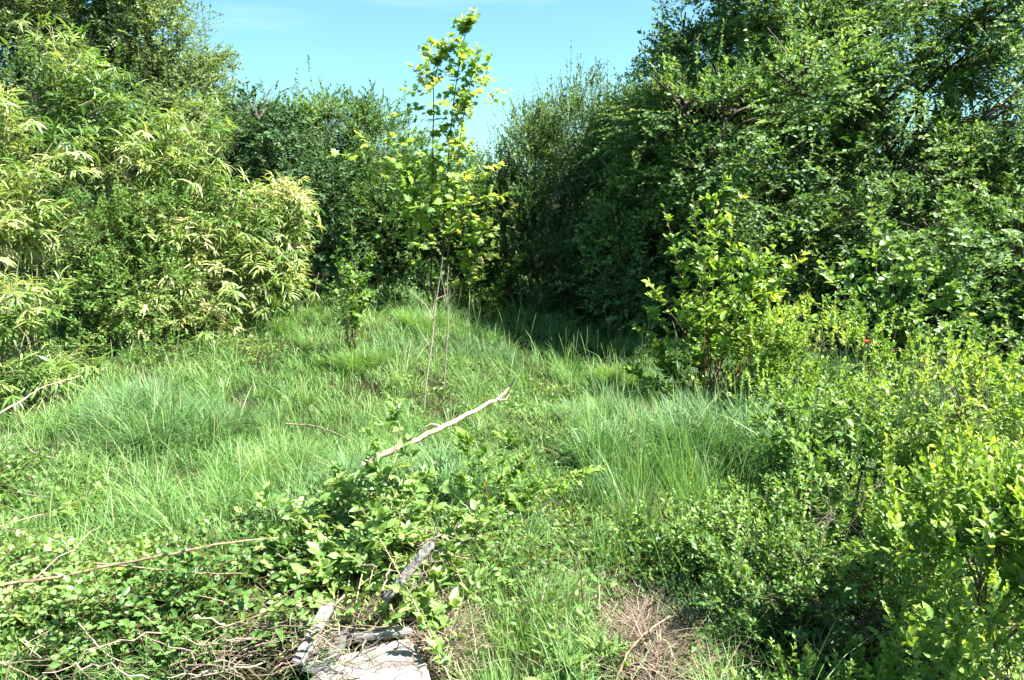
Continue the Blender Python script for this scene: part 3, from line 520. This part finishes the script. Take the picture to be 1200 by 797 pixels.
low('darker green low shrub with small leaves left of the shaded hollow', WH(930, 740, 0), [BH(880, 640, .35, 75, 38, .3), BH(950, 650, .42, 70, 45, .3), BH(900, 695, .3, 70, 38, .25), BH(975, 600, .45, 60, 35, .3), BH(960, 705, .3, 45, 30, .2), BH(1030, 640, .4, 40, 35, .25)], 'bush', vb=-.02, dens=400, L=.034, Wd=.021)
low('small shrub tips poking up at the bottom edge', WH(985, 860, 0), [BH(930, 800, .14, 48, 26, .12), BH(1005, 795, .2, 50, 30, .13), BH(1050, 812, .18, 38, 22, .13)], vb=.12, dens=420, sh=30, shL=.12)
low('leafy green shrub in front of the reeds and below the right bank', WH(820, 640, 0), [BH(800, 640, .15, 55, 22, .2), BH(850, 600, .3, 50, 26, .25), BH(770, 620, .15, 30, 16, .15)], 'bush', dens=260, vb=.05, sh=8)

# ---- leafy mound at the left of the middle, weeds and undergrowth
def tipsH(l): return [WH(a, c, h) for a, c, h in l]
shoot_bush('nettle', 'leafy mound of drooping nettles under the fallen branch', 'weed', WH(450, 690, 0), tipsH(
    [(455, 468, .8), (435, 500, .65), (470, 520, .55), (350, 600, .35), (320, 625, .3), (395, 545, .45), (540, 560, .3), (550, 620, .2), (300, 640, .25), (270, 655, .2), (500, 550, .45), (400, 560, .45), (440, 540, .6), (380, 590, .4), (470, 560, .5), (520, 570, .4), (420, 590, .45), (360, 615, .35), (500, 600, .4), (535, 600, .25), (450, 600, .5), (480, 620, .4), (400, 630, .35), (330, 640, .25), (520, 640, .2), (440, 650, .3), (380, 660, .25), (300, 660, .2)]),
    'bramble', .062, .034, 'oval', .004, .1, 16, .2, 8, 'culm', bow=.2, jit=.38, vbias=.2, droop=.35)
shoot_bush('nettle', 'large-leaved weed clump between the leaning plank and the slab', 'weed', WH(500, 735, 0), tipsH([(470, 680, .22), (500, 700, .2), (520, 670, .25), (530, 710, .15), (485, 705, .16), (515, 720, .14)]),
    'bramble', .075, .04, 'oval', .003, .1, 5, .12, 6, 'culm', bow=.2, jit=.1, vbias=.1, droop=.3)
shoot_bush('bramble', 'sprawling bramble with yellowish leaves right of the nettle mound', 'weed', WH(600, 620, 0), tipsH([(545, 515, .45), (585, 510, .45), (620, 530, .4), (560, 530, .4), (600, 525, .35), (640, 560, .3), (690, 548, .3), (710, 545, .3), (620, 580, .2), (580, 560, .3), (660, 575, .2)]),
    'lime', .06, .03, 'oval', .003, .2, 9, .2, 7, 'redtwig', bow=.5, jit=.15, vbias=.05)
shoot_bush('dock_weed', 'lance-leaved weed in the bottom middle of the clearing', 'weed', WH(690, 800, 0), tipsH([(650, 740, .2), (680, 720, .2), (710, 750, .15), (690, 770, .15), (660, 780, .1), (730, 760, .12), (630, 765, .12)]),
    'bramble', .075, .02, 'oval', .003, .1, 5, .1, 6, 'culm', bow=.2, jit=.1, vbias=.1)
shoot_bush('dock_weed', 'dark reddish weed standing among straw right of centre', 'weed', WH(768, 680, 0), tipsH([(750, 600, .3), (770, 605, .3), (790, 620, .25), (740, 630, .2), (775, 640, .2), (800, 610, .3)]),
    'bush', .05, .025, 'oval', .003, .2, 6, .12, 7, 'redtwig', bow=.2, jit=.08)
def undergrowth(label, spots, leaf, L, Wd, H, n, name='undergrowth'):
    P = []
    for (px, Y, rx, ry, wgt) in spots:
        p = onground(px, Y); k = int(n * wgt); a = R.uniform(0, 6.28, k); rr = np.sqrt(R.random(k)); q = p + np.stack([np.cos(a) * rr * rx, np.sin(a) * rr * ry, np.zeros(k)], 1)
        q[:, 2] = gz(q[:, 0], q[:, 1]) + R.random(k) * H * (1 - .6 * rr ** 2) * (1 + .8 * NZ[5](q, .3)); q = q[NZ[2](q, .22) + R.normal(size=k) * .3 > -.35]; P.append(q)
    P = np.concatenate(P); b = Buf(); m = len(P); D = rvec(m) * np.array([1, 1, .3]) + np.array([0, 0, .45])
    sprays(b, P, D, R.uniform(.1, .26, m), 7, L, Wd, 'oval', .25, True, .9, .7, .0018, -.04, tmi=1, vnoise=.9)
    tag(b.build(name, [leaf, 'redtwig']), label, 'undergrowth', kind='stuff')
undergrowth('tangled brambles and weeds over the bottom left', [(60, 3.45, .7, .3, .5), (200, 3.2, .5, .2, .3), (350, 3.6, .35, .3, .4), (-20, 4.8, .45, .6, .4), (60, 3.1, .5, .2, .4), (190, 3.05, .3, .15, .25), (-60, 3.4, .5, .6, .4), (420, 3.8, .3, .3, .25), (310, 3.0, .12, .06, .03)], 'bramble', .044, .026, .2, 1900)
undergrowth('broad-leaved seedlings mixed into the brambles at the left', [(140, 3.4, .8, .25, .5), (370, 3.7, .35, .3, .4), (0, 4.4, .4, .7, .5), (40, 3.2, .5, .2, .3)], 'lime', .055, .04, .14, 240, 'seedlings')
undergrowth('low weeds scattered through the grass', [(640, 3.7, .5, .5, .5), (740, 3.9, .4, .4, .4), (640, 5.5, .9, .6, .5), (560, 7.2, 1.0, 1.0, .4), (860, 4.2, .4, .5, .5), (990, 4.1, .5, .5, .5), (780, 3.4, .3, .2, .12), (1090, 3.15, .35, .3, .35), (1170, 3.3, .4, .4, .35), (250, 8.4, 1.2, .5, .5)], 'bush', .04, .022, .16, 900, 'weeds')

def twig_litter(label, spots, mat, name='twig_litter'):
    b = Buf()
    for (px, py, rx, ry, n, h0, h1, ln) in spots:
        for _ in range(n):
            c = WH(px + R.normal() * rx, py + R.normal() * ry, R.uniform(h0, h1)); a = R.uniform(0, 6.28); L = ln * R.uniform(.4, 1.3); d = np.array([math.cos(a), math.sin(a) * .8, R.normal() * .35]) * L / 2
            rr = .003 * R.uniform(.5, 1.7); m_ = c + R.normal(size=3) * L * .15; tube1(b, bez((c - d)[None], m_[None], (c + d)[None], 7)[0], rr, rr * .35, 4, .007, R.random())
            if R.random() < .6: tube1(b, [(c + m_) / 2, (c + m_) / 2 + d * .5 + R.normal(size=3) * L * .14, (c + m_) / 2 + d * .7 + R.normal(size=3) * L * .22], rr * .6, rr * .25, 4, .003, R.random())
    tag(b.build(name, [mat]), label, 'twigs', kind='stuff')
twig_litter('dry twigs and dead stems tangled in the weeds and round the boards', [(285, 750, 40, 20, 60, .02, .16, .28), (120, 770, 70, 20, 26, .04, .2, .3), (430, 730, 40, 8, 14, .02, .08, .2), (30, 580, 30, 50, 18, .15, .35, .4), (390, 660, 40, 20, 12, .1, .25, .3), (510, 640, 20, 15, 22, .15, .3, .2), (500, 770, 14, 20, 24, .02, .1, .16)], 'deadtwig')
twig_litter('dead stalks strewn over the slab and planks', [(400, 775, 40, 12, 16, .1, .16, .16), (375, 742, 28, 20, 24, .1, .22, .22), (480, 660, 20, 30, 10, .3, .45, .2)], 'deadtwig', 'dead_stalks')
twig_litter('bare brown stems inside the right hand shrubs', [(1030, 710, 30, 30, 46, .05, .3, .35), (1050, 590, 50, 30, 18, .3, .5, .3), (770, 740, 25, 35, 40, .02, .12, .25), (1120, 425, 40, 10, 16, .5, .8, .5)], 'twig', 'dead_stems')

# ---- fallen branch, long sticks, boards, slab
def stick(name, label, pts, r0, r1, mat='stick', sides=7, cat='branch', group=None, side=()):
    P = np.array([WH(*p) for p in pts]); k = 14; t = np.linspace(0, len(P) - 1, k); f = np.floor(t).astype(int).clip(0, len(P) - 2); u = (t - f)[:, None]
    C = P[f] * (1 - u) + P[f + 1] * u; C[1:-1] = (C[:-2] + 2 * C[1:-1] + C[2:]) / 4
    C[:, 2] = np.maximum(C[:, 2], gz(C[:, 0], C[:, 1]) + r0 * .5)
    b = Buf(); C2 = np.repeat(C, 2, 0)[:-1]; C2[1::2] = (C[:-1] + C[1:]) / 2; tube1(b, C2, r0, r1, sides, r0 * .22)
    for s in side: tube1(b, [WH(*p) for p in s], r0 * .45, r1 * .5, 5, .003)
    return tag(b.build(name, [mat], loc=tuple(C[0]), smooth=True), label, cat, group)
stick('fallen_branch', 'thick pale fallen branch with upturned broken tip across the grass', [(425, 545, .42), (470, 523, .46), (520, 500, .5), (555, 482, .55), (585, 468, .6), (595, 456, .66), (604, 443, .74)], .019, .006, 'bark_pale', side=[[(583, 469, .6), (592, 469, .58), (597, 462, .6)], [(520, 501, .5), (505, 497, .5), (490, 505, .45)]])
DS = 'dry sticks lying in the clearing'
stick('dry_stick', 'long brown bramble cane crossing the weeds from the left edge', [(-30, 690, .3), (60, 678, .3), (130, 662, .3), (200, 650, .32), (260, 636, .32), (330, 630, .3)], .008, .004, group=DS)
stick('dry_stick', 'thin cane lying below the long bramble cane', [(110, 660, .28), (170, 666, .28), (230, 672, .28), (290, 672, .28)], .005, .003, group=DS)
stick('dry_stick', 'pale curved cane at left edge in front of the bamboo', [(-10, 490, .45), (25, 470, .5), (50, 453, .55), (95, 440, .5)], .009, .003, 'bark_pale', group=DS)
stick('dry_stick', 'short pale twig on the grass left of the leafy mound', [(335, 497, .28), (365, 498, .32), (395, 508, .32), (412, 518, .28)], .006, .003, 'bark_pale', group=DS)
stick('dry_stick', 'brown stick standing over the straw heap', [(722, 797, .05), (735, 765, .14), (755, 742, .18), (785, 722, .18)], .006, .003, group=DS)
stick('dry_stick', 'upright thin dead stalk in the bottom middle', [(684, 720, .02), (683, 700, .15), (680, 670, .3), (676, 645, .4)], .004, .0025, group=DS)
for lab, pts in [('pale forked twig at bottom left above the litter', [(92, 730, .2), (110, 752, .18), (128, 770, .16), (150, 778, .14)]), ('pair of straight canes in the bottom left corner, upper one', [(-10, 772, .15), (20, 785, .15), (50, 800, .15)]),
                 ('twig arching over the grey plank', [(370, 705, .22), (400, 712, .22), (425, 728, .12)]), ('bent twig left of the grey plank', [(250, 740, .12), (300, 722, .14), (345, 712, .14)]), ('twig lying across the slab edge', [(330, 770, .1), (360, 765, .12), (395, 745, .14)]),
                 ('reddish twig along the back edge of the slab', [(370, 730, .14), (430, 738, .14), (470, 733, .12)]), ('stick in the litter left of the boards', [(200, 780, .08), (240, 765, .1), (290, 770, .08)]), ('curled stick right of the leaning plank', [(500, 650, .2), (525, 650, .22), (550, 655, .2)])]:
    stick('dry_stick', lab.replace('pair of straight canes in the bottom left corner, upper one', 'straight cane in the bottom left corner'), pts, .004, .002, 'bark_pale' if len(pts) == 4 else 'stick', group=DS)

def prism_obj(name, corners, th, mat, label, cat, group=None, bev=.003, rough=.0):
    """a board from its top outline (world points, CCW from above), thickness th downwards along its normal"""
    import bmesh
    C = np.array(corners, float); c0 = C.mean(0); bm = bmesh.new()
    nn = np.cross(C[1] - C[0], C[2] - C[1]); nn = nn / np.linalg.norm(nn); nn = nn if nn[2] > 0 else -nn
    C = C - ((C - c0) @ nn)[:, None] * nn * (1 - rough)
    vt = [bm.verts.new(p - c0) for p in C]; vb = [bm.verts.new(p - c0 - nn * th) for p in C]; n = len(C)
    bm.faces.new(vt); bm.faces.new(vb[::-1])
    for i in range(n): bm.faces.new((vt[i], vb[i], vb[(i + 1) % n], vt[(i + 1) % n]))
    bmesh.ops.recalc_face_normals(bm, faces=bm.faces)
    bmesh.ops.bevel(bm, geom=list(bm.edges), offset=bev, segments=2, affect='EDGES')
    me = bpy.data.meshes.new(name); bm.to_mesh(me); bm.free(); me.materials.append(M[mat]); o = bpy.data.objects.new(name, me); COL.objects.link(o); o.location = c0
    return tag(o, label, cat, group)
def crack_mat():
    m = noise_mat('plaster_slab', (.09, .075, .068), (.28, .255, .24), 6, .9, .5, 10, c3=(.21, .19, .178)); n = m.node_tree.nodes; l = m.node_tree.links
    tc = n.new('ShaderNodeTexCoord'); v = n.new('ShaderNodeTexVoronoi'); v.feature = 'DISTANCE_TO_EDGE'; v.inputs['Scale'].default_value = 4.5
    nz = n.new('ShaderNodeTexNoise'); nz.inputs['Scale'].default_value = 6; mxv = n.new('ShaderNodeMixRGB'); mxv.inputs[0].default_value = .25
    l.new(tc.outputs['Object'], mxv.inputs[1]); l.new(tc.outputs['Object'], nz.inputs[0]); l.new(nz.outputs['Color'], mxv.inputs[2]); l.new(mxv.outputs[0], v.inputs['Vector'])
    cr = n.new('ShaderNodeValToRGB'); cr.color_ramp.elements[0].color = (.18, .14, .12, 1); cr.color_ramp.elements[1].position = .03; cr.color_ramp.elements[1].color = (1, 1, 1, 1)
    l.new(v.outputs['Distance'], cr.inputs[0]); mu = n.new('ShaderNodeMixRGB'); mu.blend_type = 'MULTIPLY'; mu.inputs[0].default_value = .8
    p = n['Principled BSDF']; src = p.inputs['Base Color'].links[0].from_socket; l.new(src, mu.inputs[1]); l.new(cr.outputs[0], mu.inputs[2]); l.new(mu.outputs[0], p.inputs['Base Color'])
    return m
M['slab'] = crack_mat()
def flatpts(lst, z):      # pixels on the horizontal plane at height z
    out = []
    for px, py in lst:
        a = W(px, py, 1.0); s = (z - CAMZ) / (a[2] - CAMZ); out.append(np.array([a[0] * s, s, z]))
    return out
SZ = .04
q = flatpts([(358, 800), (372, 786), (392, 779), (398, 768), (430, 760), (452, 752), (478, 747), (489, 757), (487, 764), (500, 776), (505, 797), (498, 830), (420, 850), (370, 840)], SZ + .06)
prism_obj('slab', q, .05, 'slab', 'cracked whitish slab lying among dead stalks at the bottom', 'slab', bev=.006)
def plank(label, a, c, w, th, mat='wood'):
    a = np.array(a); c = np.array(c); d = c - a; s = np.cross(d, [0, 0, 1.]); s = s / np.linalg.norm(s) * w / 2
    e = d * .07; f = R.uniform(.2, 1, 6); f2 = R.uniform(-.5, .5, 4)
    return prism_obj('plank', [a - s, a + s * f2[0] - e * f[0], a + s * .55 + e * f[1] * .4, a + s - e * f[2] * .5, c + s + e * f[3] * .4, c + s * f2[2] + e * f[4], c - s * .4 - e * f[5] * .3, c - s], th, mat, label, 'plank', 'old planks around the slab', .004)
plank('grey weathered plank lying slanted behind the slab', WH(348, 776, .11), WH(384, 708, .22), .055, .022)
plank('pale grey plank leaning out of the weeds above the slab', WH(450, 700, .24), WH(503, 636, .46), .05, .02, 'wood_pale')
plank('pale plank along the far edge of the slab', WH(415, 744, .12), WH(480, 737, .13), .05, .02)
plank('dark board sheet between the grey plank and the slab', WH(366, 785, .08), WH(404, 730, .10), .13, .012, 'tar')

def flower():
    c = W(1016, 402, 6.1); b = Buf(); n = 6; a = np.arange(n) * 6.283 / n
    D = np.stack([np.cos(a), np.sin(a), np.full(n, .7)], 1); add_leaves(b, np.repeat(c[None], n, 0), D, np.repeat([[0, 0, 1.]], n, 0), .045, .03, R.random(n), 'oval')
    g = np.array([c[0] + .03, c[1] + .05, gz(c[0], c[1])]); root = thing('flower', 'single red bloom at the top of the pale shrub', 'flower', g)
    b.build('petals', ['petal'], root); w = Buf(); tube1(w, bez(g[None], ((g + c) / 2 + .04)[None], c[None], 7)[0], .003, .002, 4); w.build('stem', ['culm'], root, smooth=True)
flower()
def stump():
    base = W(952, 830, 2.95); base[2] = gz(base[0], base[1]) - .02; root = thing('broken_shrub', 'bare broken stump with upright twigs at bottom right', 'stump', base); top = W(953, 772, 2.95); w = Buf()
    tube1(w, [base, (base + top) / 2, top], .012, .009, 6, .003, .8); w.build('stem', ['deadtwig'], root, smooth=True)
    for q in [[(953, 773), (947, 755), (943, 740)], [(953, 773), (955, 758), (952, 745)], [(953, 773), (975, 748), (1000, 720)], [(953, 773), (962, 755), (958, 742)], [(953, 773), (975, 768), (990, 770)]]:
        w = Buf(); tube1(w, [W(a, c, 2.95) for a, c in q], .005, .0025, 5, .002, R.random()); w.build('twig', ['deadtwig'], root, smooth=True)
stump()
print('TOTAL tris', sum(len(o.data.polygons) for o in bpy.data.objects if o.type == 'MESH'))
